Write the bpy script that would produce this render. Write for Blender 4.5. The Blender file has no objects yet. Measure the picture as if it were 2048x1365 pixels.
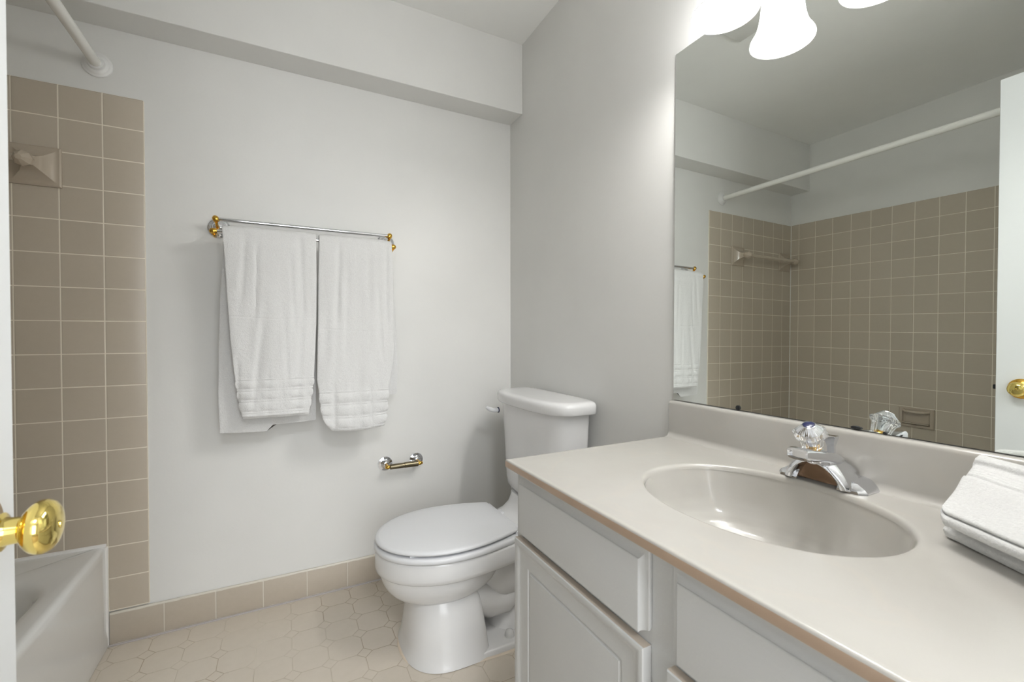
import bpy, bmesh, math, random
from mathutils import Vector, Matrix, noise as mnoise
random.seed(4)
S = bpy.context.scene
COL = S.collection
PI = math.pi
# ------------------------------------------------------------------ camera
cam = bpy.data.cameras.new('camera'); camo = bpy.data.objects.new('camera', cam); COL.objects.link(camo)
YAW, PITCH, ROLL = 0.4753, -0.0127, -0.0014
CAM = Vector((-0.9965, -1.9589, 1.0545))
fwd = Vector((math.sin(YAW)*math.cos(PITCH), math.cos(YAW)*math.cos(PITCH), math.sin(PITCH)))
rt = Vector((math.cos(YAW), -math.sin(YAW), 0)); up = rt.cross(fwd)
r2 = math.cos(ROLL)*rt + math.sin(ROLL)*up; u2 = -math.sin(ROLL)*rt + math.cos(ROLL)*up
M = Matrix((r2, u2, -fwd)).transposed().to_4x4(); M.translation = CAM
camo.matrix_world = M
cam.sensor_fit = 'HORIZONTAL'; cam.sensor_width = 36.0; cam.lens = 36.0*884.9/2048
cam.clip_start = 0.02; cam.clip_end = 50
cam.dof.use_dof = True; cam.dof.focus_distance = 1.75; cam.dof.aperture_fstop = 9.0
S.camera = camo
# ------------------------------------------------------------------ world and exposure
w = bpy.data.worlds.new('world'); S.world = w; w.use_nodes = True
w.node_tree.nodes['Background'].inputs[0].default_value = (0.8, 0.9, 1.0, 1); w.node_tree.nodes['Background'].inputs[1].default_value = 0.3
S.view_settings.view_transform = 'Standard'; S.view_settings.look = 'None'
S.view_settings.gamma = 1.0; S.view_settings.use_curve_mapping = False
S.view_settings.exposure = 0.0
S.cycles.max_bounces = 14; S.cycles.diffuse_bounces = 8; S.cycles.glossy_bounces = 8; S.cycles.transmission_bounces = 10
S.cycles.sample_clamp_indirect = 6.0; S.cycles.blur_glossy = 0.5
BULB_W = 7.4          # each vanity bulb
SHADE_E = 17.0         # glow of the outside of the lit glass shades
SHADE_IN = 2.5         # and of their inside
HALL_FILL_W = 30.0          # unseen fill light added under the hall ceiling
END_FILL_W = 42.0           # large fill panel added at the hall's far end, no window there
def lamp(name, kind, loc, power, color=(1, 1, 1), size=0.1, rot=(0, 0, 0), shape='SQUARE', sy=None):
    l = bpy.data.lights.new(name, kind); l.energy = power; l.color = color
    if kind == 'AREA':
        l.shape = shape; l.size = size
        if sy: l.size_y = sy
    else: l.shadow_soft_size = size
    o = bpy.data.objects.new(name, l); COL.objects.link(o); o.location = loc; o.rotation_euler = rot
    return o
SHADE_Y = (-1.282, -1.487, -1.692)
SHADE_X, SHADE_Z = -0.105, 1.785
for yy in SHADE_Y:
    lamp('bulb_light', 'POINT', (SHADE_X, yy, SHADE_Z+0.010), BULB_W, (1.0, 0.98, 0.95), 0.026)
lamp('hall_fill_light', 'AREA', (-0.9, -3.1, 2.36), HALL_FILL_W, (0.95, 0.97, 1.0), 0.5)  # added fill through the doorway, out of view
lamp('hall_end_fill_light', 'AREA', (-0.85, -4.15, 1.30), END_FILL_W, (0.93, 0.965, 1.0), 1.5, rot=(PI/2, 0, 0), shape='RECTANGLE', sy=1.7)  # added soft fill that evens out the upper walls, out of view

# ------------------------------------------------------------------ materials
class NT:
    def __init__(s, name):
        s.m = bpy.data.materials.new(name); s.m.use_nodes = True
        s.t = s.m.node_tree; s.b = s.t.nodes['Principled BSDF']
    def n(s, kind, **kw):
        x = s.t.nodes.new(kind)
        for k, v in kw.items(): setattr(x, k, v)
        return x
    def link(s, a, b): s.t.links.new(a, b)
    def math(s, op, a, b=None, c=None):
        x = s.n('ShaderNodeMath', operation=op)
        for i, v in enumerate((a, b, c)):
            if v is None: continue
            if isinstance(v, (int, float)): x.inputs[i].default_value = v
            else: s.link(v, x.inputs[i])
        return x.outputs[0]
    def mix(s, f, a, b):
        x = s.n('ShaderNodeMix', data_type='RGBA')
        for i, v in ((0, f), (6, a), (7, b)):
            if isinstance(v, (int, float)): x.inputs[i].default_value = v
            elif isinstance(v, (tuple, list)): x.inputs[i].default_value = (*v, 1)
            else: s.link(v, x.inputs[i])
        return x.outputs[2]
    def pos(s):
        g = s.n('ShaderNodeNewGeometry'); return g.outputs['Position']
    def xyz(s, v):
        x = s.n('ShaderNodeSeparateXYZ'); s.link(v, x.inputs[0]); return x.outputs
    def noise(s, scale, detail=2.0, rough=0.5, vec=None, col=False):
        x = s.n('ShaderNodeTexNoise'); x.inputs['Scale'].default_value = scale
        x.inputs['Detail'].default_value = detail; x.inputs['Roughness'].default_value = rough
        s.link(vec if vec is not None else s.pos(), x.inputs['Vector'])
        return x.outputs['Color' if col else 'Fac']
    def ramp(s, f, a, b):
        x = s.n('ShaderNodeMapRange'); s.link(f, x.inputs[0]); x.inputs[1].default_value = a; x.inputs[2].default_value = b
        return x.outputs[0]
    def bump(s, h, strength=0.3, dist=0.001):
        x = s.n('ShaderNodeBump'); x.inputs['Strength'].default_value = strength; x.inputs['Distance'].default_value = dist
        s.link(h, x.inputs['Height']); s.link(x.outputs[0], s.b.inputs['Normal'])
    def set(s, **kw):
        for k, v in kw.items():
            i = s.b.inputs[k.replace('_', ' ')]
            if isinstance(v, (int, float)): i.default_value = v
            elif isinstance(v, (tuple, list)): i.default_value = (*v, 1) if len(v) == 3 else v
            else: s.link(v, i)
        return s
def srgb(r, g, b):
    f = lambda c: (c/255/12.92 if c/255 <= 0.04045 else ((c/255+0.055)/1.055)**2.4)
    return (f(r), f(g), f(b))
def simple(name, col, rough=0.4, metal=0.0, **kw):
    n = NT(name); n.set(Base_Color=col, Roughness=rough, Metallic=metal, **kw); return n.m
def paint(name, col, rough=0.55, amp=0.25, scale=90):
    n = NT(name); f = n.noise(3.0, 3)
    n.set(Base_Color=n.mix(n.ramp(f, 0.35, 0.65), tuple(c*0.965 for c in col), col), Roughness=rough)
    h = n.math('ADD', n.noise(scale, 3), n.math('MULTIPLY', n.noise(12, 2), 1.5))
    n.bump(h, amp, 0.0009); return n.m
WALLC = (0.735, 0.735, 0.718)
M_wall = paint('wall_paint', WALLC, 0.42)
M_ceil = paint('ceiling_paint', (0.84, 0.845, 0.83), 0.75, 0.2)
M_cab = paint('cabinet_paint', (0.57, 0.575, 0.57), 0.4, 0.35, 160)
M_door = paint('door_paint', (0.74, 0.76, 0.77), 0.35, 0.15)
M_trim = paint('trim_paint', (0.74, 0.75, 0.74), 0.35, 0.1)
def square_tiles(name, axis, off, w0, zt, pitch=0.1095, slope=0.0, cola=None, colb=None):
    """grid of square tiles; axis 0: courses run along x, axis 1: along y"""
    n = NT(name); p = n.xyz(n.pos())
    a = n.math('DIVIDE', n.math('SUBTRACT', off, p[axis]), pitch)      # grows to the left / towards the camera
    zt_ = n.math('SUBTRACT', zt, n.math('MULTIPLY', n.math('SUBTRACT', off, p[axis]), slope)) if slope else zt
    z = n.math('DIVIDE', n.math('SUBTRACT', zt_, p[2]), pitch)
    fa = n.math('ABSOLUTE', n.math('SUBTRACT', n.math('FRACT', n.math('ADD', a, 100.5)), 0.5))
    fz = n.math('ABSOLUTE', n.math('SUBTRACT', n.math('FRACT', n.math('ADD', z, 100.5)), 0.5))
    d = n.math('MINIMUM', fa, fz)
    g = n.math('SUBTRACT', 1.0, n.ramp(d, 0.011, 0.018))
    ca = n.n('ShaderNodeCombineXYZ'); n.link(n.math('FLOOR', a), ca.inputs[0]); n.link(n.math('FLOOR', z), ca.inputs[1])
    wn = n.n('ShaderNodeTexWhiteNoise'); n.link(ca.outputs[0], wn.inputs['Vector'])
    f = n.math('ADD', n.math('MULTIPLY', wn.outputs['Value'], 0.5), n.math('MULTIPLY', n.noise(60, 3, 0.7), 0.5))
    base = n.mix(f, cola, colb)
    n.set(Base_Color=n.mix(g, base, srgb(224, 217, 202)), Roughness=n.math('ADD', 0.27, n.math('MULTIPLY', g, 0.5)))
    n.bump(n.ramp(d, 0.006, 0.03), 0.5, 0.0012); return n.m
TA, TB = srgb(180, 170, 155), srgb(188, 178, 163)
M_tile_back = square_tiles('back_wall_tile', 0, -1.4234, .1095, 1.8711, cola=TA, colb=TB)
M_tile_left = square_tiles('left_wall_tile', 1, -0.0625, .1095, 1.8711, slope=0.0212, cola=TA, colb=TB)
def base_tiles():
    n = NT('base_tile'); p = n.xyz(n.pos())
    a = n.math('DIVIDE', n.math('ADD', p[0], 1.382+0.1534*10), 0.1534)
    b = n.math('DIVIDE', n.math('ADD', p[1], 10*0.1534), 0.1534)
    fa = n.math('ABSOLUTE', n.math('SUBTRACT', n.math('FRACT', n.math('ADD', a, 0.5)), 0.5))
    fb = n.math('ABSOLUTE', n.math('SUBTRACT', n.math('FRACT', n.math('ADD', b, 0.5)), 0.5))
    geo = n.n('ShaderNodeNewGeometry'); nx = n.math('ABSOLUTE', n.xyz(geo.outputs['Normal'])[0])
    d = n.math('ADD', n.math('MULTIPLY', fa, n.math('LESS_THAN', nx, 0.5)), n.math('MULTIPLY', fb, n.math('GREATER_THAN', nx, 0.5)))
    g = n.math('SUBTRACT', 1.0, n.ramp(d, 0.006, 0.012))
    # uneven caulk along the top and bottom
    wob = n.math('MULTIPLY', n.math('SUBTRACT', n.noise(40, 3), 0.5), 0.006)
    zz = n.math('ADD', p[2], wob)
    g = n.math('MAXIMUM', g, n.math('MAXIMUM', n.math('GREATER_THAN', zz, 0.1060), n.math('LESS_THAN', zz, 0.0055)))
    n.set(Base_Color=n.mix(g, n.mix(n.noise(45, 3, .7), srgb(178, 168, 153), srgb(188, 178, 164)), srgb(212, 207, 196)), Roughness=0.3)
    n.bump(n.ramp(d, 0.004, 0.03), 0.5, 0.0012); return n.m
M_base = base_tiles()
def floor_mat():
    n = NT('floor_octagon_tile'); p = n.xyz(n.pos())
    a = n.math('DIVIDE', n.math('ADD', p[0], 0.9805+10*0.1073), 0.1073)
    b = n.math('DIVIDE', n.math('ADD', p[1], 0.2240+30*0.1072), 0.1072)
    fa = n.math('ABSOLUTE', n.math('SUBTRACT', n.math('FRACT', n.math('ADD', a, 0.5)), 0.5))
    fb = n.math('ABSOLUTE', n.math('SUBTRACT', n.math('FRACT', n.math('ADD', b, 0.5)), 0.5))
    sm = n.math('SUBTRACT', n.math('ADD', fa, fb), 0.228)
    dot = n.math('MULTIPLY', n.math('ABSOLUTE', sm), 0.707)
    outside = n.math('GREATER_THAN', sm, 0.0)
    ln = n.math('ADD', n.math('MINIMUM', fa, fb), n.math('SUBTRACT', 1.0, outside))
    d = n.math('MINIMUM', dot, ln)
    g = n.math('SUBTRACT', 1.0, n.ramp(d, 0.006, 0.013))
    c = n.mix(n.noise(30, 4, .7), srgb(199, 190, 176), srgb(209, 200, 187))
    ca = n.n('ShaderNodeCombineXYZ'); n.link(n.math('FLOOR', a), ca.inputs[0]); n.link(n.math('FLOOR', b), ca.inputs[1])
    wn = n.n('ShaderNodeTexWhiteNoise'); n.link(ca.outputs[0], wn.inputs['Vector'])
    gc = n.mix(n.ramp(n.noise(2.2, 2), 0.42, 0.6), srgb(160, 144, 122), srgb(206, 199, 184))
    n.set(Base_Color=n.mix(g, c, gc), Roughness=0.34)
    n.bump(n.ramp(d, 0.004, 0.025), 0.45, 0.001); return n.m
M_floor = floor_mat()
def marble():
    n = NT('cultured_marble'); v = n.noise(5.0, 6, 0.6)
    wv = n.n('ShaderNodeTexNoise'); wv.inputs['Scale'].default_value = 3.2; wv.inputs['Detail'].default_value = 8; wv.inputs['Distortion'].default_value = 1.6
    n.link(n.pos(), wv.inputs['Vector'])
    vein = n.math('SUBTRACT', 1.0, n.ramp(n.math('ABSOLUTE', n.math('SUBTRACT', wv.outputs['Fac'], 0.5)), 0.0, 0.02))
    c = n.mix(n.ramp(v, 0.3, 0.7), (0.480, 0.460, 0.425), (0.510, 0.495, 0.462))
    n.set(Base_Color=n.mix(n.math('MULTIPLY', vein, 0.16), c, (0.56, 0.50, 0.43)), Roughness=0.22, Coat_Weight=0.5, Coat_Roughness=0.08)
    n.bump(n.noise(25, 2), 0.06, 0.001); return n.m
M_marble = marble()
def marble_edge():
    n = NT('marble_front_edge')
    n.set(Base_Color=n.mix(n.noise(14, 4), srgb(160, 137, 116), srgb(182, 160, 140)), Roughness=0.3); return n.m
M_edge = marble_edge()
M_porc = simple('white_porcelain', (0.73, 0.73, 0.73), 0.22, Coat_Weight=0.25, Coat_Roughness=0.08)
M_seat = simple('toilet_seat_plastic', (0.72, 0.73, 0.75), 0.3)
M_tanedge = simple('tan_door_edge', srgb(190, 178, 164), 0.5)
M_tub = simple('tub_enamel', (0.76, 0.765, 0.76), 0.14, Coat_Weight=0.5, Coat_Roughness=0.05)
M_caulk = simple('white_caulk', (0.80, 0.79, 0.77), 0.5)
M_tancaulk = simple('tan_caulk', srgb(216, 203, 186), 0.6)
M_chrome = simple('polished_chrome', (0.78, 0.79, 0.82), 0.06, 1.0)
M_chrome_s = simple('brushed_chrome', (0.72, 0.74, 0.78), 0.2, 1.0)
M_brass = simple('aged_brass', (0.72, 0.43, 0.08), 0.18, 1.0)
M_knobbrass = simple('polished_brass', (0.85, 0.68, 0.22), 0.06, 1.0)
M_roller = simple('antique_brass', (0.20, 0.17, 0.11), 0.33, 1.0)
M_black = simple('black_plastic', (0.01, 0.012, 0.014), 0.4)
M_blue = simple('dark_blue_plastic', (0.012, 0.016, 0.07), 0.2)
M_rod = simple('white_enamelled_rod', (0.76, 0.755, 0.72), 0.25)
M_flange = simple('white_plastic_flange', (0.74, 0.74, 0.735), 0.3)
M_ceramic = simple('beige_ceramic', srgb(178, 166, 150), 0.15, Coat_Weight=0.5, Coat_Roughness=0.05)
M_barplast = simple('beige_plastic_bar', srgb(188, 178, 162), 0.25)
M_crystal = simple('clear_acrylic', (1, 1, 1), 0.09, Transmission_Weight=1.0, IOR=1.47)
M_mirror = simple('mirror_silver', (0.86, 0.89, 0.86), 0.0, 1.0)
M_medge = simple('mirror_glass_edge', (0.03, 0.055, 0.055), 0.1)
M_cream = simple('white_vent_plastic', (0.72, 0.72, 0.70), 0.5)
M_wood = paint('hall_paint', (0.75, 0.75, 0.74), 0.6)
M_hallfloor = simple('hall_floor', (0.33, 0.25, 0.18), 0.5)
def terry(name, col):
    n = NT(name)
    h = n.math('ADD', n.noise(330, 3, 0.75), n.math('MULTIPLY', n.noise(90, 2), 0.8))
    n.set(Base_Color=n.mix(n.ramp(n.noise(300, 2), .3, .7), tuple(c*.93 for c in col), col), Roughness=0.95, Sheen_Weight=0.25)
    n.bump(h, 0.75, 0.0026); return n.m
M_towel = terry('white_terry', (0.74, 0.74, 0.735))
def shade_glass(nm, e):
    n = NT(nm)
    n.set(Base_Color=(0.9, 0.9, 0.9), Roughness=0.25, Emission_Color=(1, 0.99, 0.975), Emission_Strength=e)
    return n.m
M_shade = shade_glass('frosted_lamp_glass', SHADE_E); M_shade_in = shade_glass('lamp_glass_inside', SHADE_IN); M_shade_lip = shade_glass('lamp_glass_lip', 0.35)
n_ = NT('light_bulb_glass'); n_.set(Base_Color=(1, 1, 1), Emission_Color=(1, 0.98, 0.95), Emission_Strength=2.5); M_bulb = n_.m

# ------------------------------------------------------------------ builders
ORG = {}
def tag(o, label=None, cat=None, group=None, kind=None):
    if label: o['label'] = label
    if cat: o['category'] = cat
    if group: o['group'] = group
    if kind: o['kind'] = kind
    return o
def thing(name, label, cat, loc, group=None):
    o = bpy.data.objects.new(name, None); COL.objects.link(o); o.location = loc; o.empty_display_size = 0.05
    ORG[o.name] = Vector(loc); return tag(o, label, cat, group)
def origin(o): return ORG.get(o.name, Vector((0, 0, 0)))
def mk(name, vf, mat, parent=None, smooth=True, angle=40, base=None):
    """world-space verts/faces -> one mesh object"""
    vs, fs = vf[0], vf[1]
    og = origin(parent) if parent else (Vector(base) if base is not None else Vector((0, 0, 0)))
    me = bpy.data.meshes.new(name)
    me.from_pydata([tuple(Vector(v)-og) for v in vs], [], fs)
    me.validate()
    bm = bmesh.new(); bm.from_mesh(me); bmesh.ops.recalc_face_normals(bm, faces=bm.faces)
    if smooth:
        for f in bm.faces: f.smooth = True
        for e in bm.edges:
            if len(e.link_faces) == 2 and e.calc_face_angle(0) > math.radians(angle): e.smooth = False
    bm.to_mesh(me); bm.free()
    for m in (mat if isinstance(mat, (list, tuple)) else [mat]): me.materials.append(m)
    o = bpy.data.objects.new(name, me); COL.objects.link(o)
    if parent: o.parent = parent
    elif base is not None: o.location = base
    ORG[o.name] = og
    return o
def add(*vfs):
    V, F = [], []
    for v, f in vfs:
        k = len(V); V += list(v); F += [tuple(i+k for i in q) for q in f]
    return V, F
def box(x0, x1, y0, y1, z0, z1, bev=0.0, seg=2):
    bm = bmesh.new(); bmesh.ops.create_cube(bm, size=1)
    for v in bm.verts: v.co = Vector(((x0+x1)/2+v.co.x*(x1-x0), (y0+y1)/2+v.co.y*(y1-y0), (z0+z1)/2+v.co.z*(z1-z0)))
    if bev: bmesh.ops.bevel(bm, geom=list(bm.edges), offset=bev, segments=seg, profile=0.5, affect='EDGES')
    bm.verts.index_update()
    r = ([v.co.copy() for v in bm.verts], [tuple(v.index for v in f.verts) for f in bm.faces]); bm.free(); return r
def loft(rings, cap0=True, cap1=True, closed=True):
    n = len(rings[0]); V = [Vector(p) for r in rings for p in r]; F = []
    for i in range(len(rings)-1):
        for j in range(n if closed else n-1):
            a, b = i*n+j, i*n+(j+1) % n; F.append((a, b, b+n, a+n))
    if cap0: F.append(tuple(range(n))[::-1])
    if cap1: F.append(tuple(range((len(rings)-1)*n, len(rings)*n)))
    return V, F
def frame(d):
    d = Vector(d).normalized(); a = Vector((0, 0, 1)) if abs(d.z) < 0.9 else Vector((1, 0, 0))
    u = a.cross(d).normalized(); return u, d.cross(u)
def lathe(prof, o, d, n=40, cap=True, mod=None):
    """prof: [(distance along d, radius)]"""
    o, d = Vector(o), Vector(d).normalized(); u, v = frame(d); R = []
    for k, (t, r) in enumerate(prof):
        R.append([o+d*t+(u*math.cos(a)+v*math.sin(a))*(r*(mod(k, a) if mod else 1)) for a in (2*PI*i/n for i in range(n))])
    return loft(R, cap, cap)
def tube(path, r, n=20):
    path = [Vector(p) for p in path]; R = []; rr = r if isinstance(r, (list, tuple)) else [r]*len(path)
    for i, p in enumerate(path):
        d = (path[min(i+1, len(path)-1)]-path[max(i-1, 0)]); u, v = frame(d)
        R.append([p+(u*math.cos(a)+v*math.sin(a))*rr[i] for a in (2*PI*k/n for k in range(n))])
    return loft(R)
def sphere(c, r, n=24):
    return lathe([(-r*math.cos(PI*i/12), max(r*math.sin(PI*i/12), 1e-4)) for i in range(13)], c, (0, 0, 1), n)
def sse(t, lo=0.0, hi=1.0):
    t = max(0, min(1, (t-lo)/(hi-lo))); return t*t*(3-2*t)
def sell(cx, cy, z, a, b, n=2.5, N=64):
    """superellipse ring"""
    R = []
    for i in range(N):
        t = 2*PI*i/N; c, s = math.cos(t), math.sin(t)
        R.append(Vector((cx+a*math.copysign(abs(c)**(2/n), c), cy+b*math.copysign(abs(s)**(2/n), s), z)))
    return R
def struct(name, vf, mat, **kw):
    o = mk(name, vf, mat, **kw); o['kind'] = 'structure'; return o

# ------------------------------------------------------------------ room shell
XL, YF, H = -2.2944, -2.11, 2.4144
XR = 0.0035
SD, HS = 0.1269, 2.0913
TUBX, TUBZ, TUBY = -1.5345, 0.343, -1.52
struct('floor', box(XL-0.1, 0.1, YF-0.14, 0.1, -0.08, 0), M_floor, smooth=False)
struct('ceiling', box(XL-0.1, 0.1, YF-0.14, 0.1, H, H+0.08), M_ceil, smooth=False)
struct('wall_back', box(XL-0.1, 0.1, 0, 0.1, 0, H), M_wall, smooth=False)
struct('wall_right', box(XR, 0.1, YF-0.12, 0, 0, H), M_wall, smooth=False)
struct('wall_left', box(XL-0.1, XL, YF-0.12, 0, 0, H), M_wall, smooth=False)
DX0, DX1, DZ = -1.272, -0.525, 1.985
struct('wall_front', add(box(XL, -1.53, TUBY-0.11, TUBY-0.005, 0, H), box(-1.64, -1.53, YF, TUBY-0.11, 0, H),
    box(-1.53, DX0, YF-0.12, YF, 0, H), box(DX1, XR, YF-0.12, YF, 0, H), box(DX0, DX1, YF-0.12, YF, DZ, H)), M_wall, smooth=False)
struct('trim_1', box(XL, XR, -SD, 0, HS, H, 0.0015, 1), M_wall, smooth=False)['label'] = 'painted soffit running along the top of the back wall'
# the hall outside the door, which holds the added fill lights
struct('wall_hall', add(box(-2.4, 0.9, -4.3, -4.2, 0, 2.5), box(-2.5, -2.4, -4.3, YF-0.12, 0, 2.5), box(0.9, 1.0, -4.3, YF-0.12, 0, 2.5),
    box(-2.4, 0.9, -4.3, YF-0.12, H, H+0.08)), M_wood, smooth=False)
struct('floor_hall', box(-2.4, 0.9, -4.3, YF-0.14, -0.08, 0), M_hallfloor, smooth=False)
# door casing
struct('trim_2', add(box(DX0-0.02, DX0+0.0, YF-0.125, YF+0.012, 0, DZ), box(DX1, DX1+0.055, YF, YF+0.014, 0.0, DZ+0.055, 0.003, 1),
    box(DX0, DX1, YF-0.12, YF+0.0, DZ-0.002, DZ+0.0), box(DX0, DX1+0.055, YF, YF+0.014, DZ, DZ+0.055, 0.003, 1)), M_trim, smooth=False)['label'] = 'white door casing around the entrance'

# tile surround (8 mm proud, rounded outer edge)
TX0 = -1.4234; c1 = TX0-0.1095; TT = 0.006
def tile_panel_back():
    # L-shaped: full height left of tub edge sits on tub; right columns reach the base tile
    b = 0.0045
    def slab(x0, x1, z0, z1, br=False, bt=False):
        # front face at y=-TT, bevel on right/top where asked
        xs = [(x0, -TT), (x1-(b if br else 0), -TT)] + ([(x1-b*0.3, -TT+b*0.3), (x1, -TT+b), (x1, 0)] if br else [(x1, -TT), (x1, 0)])
        lo = [Vector((x, y, z0)) for x, y in xs]+[Vector((x0, 0, z0))]
        hi1 = [Vector((x, y, z1-(b if bt else 0))) for x, y in xs]+[Vector((x0, 0, z1-(b if bt else 0)))]
        rings = [lo, hi1]
        if bt: rings.append([Vector((min(x, x1-b) if br else x, min(0, y+b) if y < 0 else 0, z1)) for x, y in xs]+[Vector((x0, 0, z1))])
        return loft(rings)
    return add(slab(XL, c1, TUBZ-0.005, 1.8711, False, True), slab(c1, TX0, 0.1165, 1.8711, True, True))
struct('trim_3', tile_panel_back(), M_tile_back, angle=25)['label'] = 'beige square tile surround on the back wall beside the tub'
def tile_left():
    V, F = [], []
    ys = [-TT, TUBY]; top = lambda y: 1.8711-0.0212*(-0.0625-y)
    for y in ys:
        V += [Vector((XL, y, TUBZ-0.005)), Vector((XL+TT, y, TUBZ-0.005)), Vector((XL+TT, y, top(y)-0.004)), Vector((XL+TT-0.004, y, top(y))), Vector((XL, y, top(y)))]
    for j in range(5): F.append((j, (j+1) % 5, (j+1) % 5+5, j+5))
    F += [(0, 1, 2, 3, 4), (9, 8, 7, 6, 5)]
    return V, F
struct('trim_4', tile_left(), M_tile_left, smooth=False)['label'] = 'beige square tile surround on the long wall over the tub'
struct('trim_5', add(box(XL+TT-.001, XL+TT+0.003, -TT-0.003, -TT+.001, TUBZ, 1.871)), M_caulk, smooth=False)['label'] = 'white caulk line in the tiled corner'
# tile base
bx1 = -0.002
struct('baseboard_back', box(TUBX+0.003, XR, -0.0105, 0, 0.0, 0.1126, 0.003, 2), M_base, angle=60)
struct('baseboard_right', box(XR-0.0105, XR, -1.045, -0.011, 0.0, 0.1126, 0.003, 2), M_base, angle=60)
struct('trim_6', tube([(TUBX+0.002, -0.013, 0.0015), (XR-.011, -0.013, 0.0015)], 0.004, 8), simple('grey_floor_caulk', srgb(172, 166, 164), 0.6))['label'] = 'grey caulk bead where the floor meets the back wall tile'
# rust stains low in the tiled corner
def blot(c, ax, sz, seed):
    pts = []
    for i in range(18):
        a = 2*PI*i/18; r = sz*(0.6+0.5*mnoise.noise(Vector((math.cos(a)*1.3+seed, math.sin(a)*1.3, seed))))
        p = Vector(c)
        if ax == 0: p.y += r*1.5*math.cos(a); p.z += r*0.8*math.sin(a)
        else: p.x += r*1.5*math.cos(a); p.z += r*0.8*math.sin(a)
        pts.append(p)
    return pts, [tuple(range(18))]

# ------------------------------------------------------------------ bathtub
def rrect(x0, x1, y0, y1, r, z, n=12):
    P = []
    for cx, cy, a0 in ((x1-r, y1-r, 0), (x0+r, y1-r, 90), (x0+r, y0+r, 180), (x1-r, y0+r, 270)):
        for i in range(n+1):
            a = math.radians(a0+90*i/n); P.append(Vector((cx+r*math.cos(a), cy+r*math.sin(a), z)))
    return P
tub = thing('bathtub', 'white enamelled bathtub in the tiled alcove behind the open door', 'bathtub', (-1.915, -0.76, 0))
o0, o1, p0, p1 = XL+TT, TUBX, TUBY+0.002, -TT-0.0005
i0, i1, q0, q1 = XL+0.075, -1.603, -1.42, -0.165
R = [rrect(o0, o1, p0, p1, .002, 0.001), rrect(o0, o1-0.0, p0, p1, .002, 0.03), rrect(o0, o1-.004, p0, p1, .002, 0.06), rrect(o0, o1-0.004, p0, p1, .002, TUBZ-0.03)]
for k in range(1, 7):
    a = k/6*PI/2; R.append(rrect(o0, o1-.004-0.016*(1-math.cos(a)), p0, p1, .002, TUBZ-0.016+0.016*math.sin(a)-0.0))
R.append(rrect(i0-.02, i1+.02, q0-.02, q1+.02, .17, TUBZ-0.002))
for s, z in ((.008, -.004), (0, -.010), (-.008, -.022), (-.02, -.07), (-.035, -.16), (-.055, -.24), (-.09, -.272), (-.15, -.285)):
    R.append(rrect(i0-s*1.0, i1+s, q0-s*1.6, q1+s*1.4, max(.05, .15+s*.3), TUBZ+z))
mk('tub_shell', loft(R, False, True), M_tub, tub, angle=50)
mk('caulk_bead', add(tube([(TUBX-.004, -.0085, .0), (TUBX-.003, -.0085, TUBZ-.002)], .0060, 8), tube([(TUBX-.002, -.0085, TUBZ+.001), (XL+.01, -.0085, TUBZ+.001)], .0080, 8)), M_caulk, tub)['label'] = 'uneven white caulk bead'
mk('drain', lathe([(0, .028), (.003, .028), (.004, .024), (.004, .001)], (-1.93, -.42, TUBZ-.288), (0, 0, 1), 24), M_chrome, tub)

# ------------------------------------------------------------------ shower rod
RX, RZ = -1.545, 1.96
rod = thing('shower_rod', 'white shower curtain rod spanning the tub opening below the soffit', 'shower rod', (RX, -0.76, RZ))
mk('pole', tube([(RX, -.012, RZ), (RX, TUBY+0.02, RZ)], .0155, 28), M_rod, rod)
def flange(y, s):
    return lathe([(0, .040), (.002, .0415), (.005, .040), (.007, .034), (.0085, .033), (.010, .0315), (.013, .024), (.016, .0225), (.022, .0215), (.022, .0158)], (RX, y, RZ), (0, s, 0), 40)
mk('flange', flange(-0.0005, -1), M_flange, rod); mk('flange', flange(TUBY-0.0045, 1), M_flange, rod)

# ------------------------------------------------------------------ ceramic towel bar over tub
cb = thing('ceramic_towel_bar', 'beige ceramic towel bar set in the tiles above the tub', 'towel bar', (-1.93, 0, 1.597))
def post(xc, zc):
    a = 0.0630; y0 = -TT-0.0003
    def sq(h, y, r): return [Vector((xc+h*math.copysign(min(1, abs(math.cos(t))*1.45)**.8, math.cos(t)), y, zc+h*math.copysign(min(1, abs(math.sin(t))*1.45)**.8, math.sin(t)))) for t in (2*PI*i/48 for i in range(48))]
    R = [sq(a, y0, 0), sq(a, y0-.006, 0), sq(a-.004, y0-.009, 0), sq(a-.012, y0-.009, 0), sq(a-.018, y0-.012, 0), sq(.026, y0-.027, 0), sq(.017, y0-.045, 0), sq(.013, y0-.062, 0)]
    return loft(R)
def knob_end(xc, zc, yc=-.085):
    # faceted bulb holding the bar
    return lathe([(-.030, .008), (-.027, .014), (-.012, .0225), (.004, .0235), (.018, .0165), (.028, .008)], (xc, yc, zc), (0, -1, -.15), 8)
px = (-1.6970, -2.205)
for x in px:
    m = mk('post', post(x, 1.597), M_ceramic, cb, angle=30)
    mk('post_end', knob_end(x, 1.5935), M_ceramic, m, angle=20)
mk('bar', tube([(px[0], -.085, 1.5935), (px[1], -.085, 1.5935)], .0105, 16), M_barplast, cb)

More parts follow.
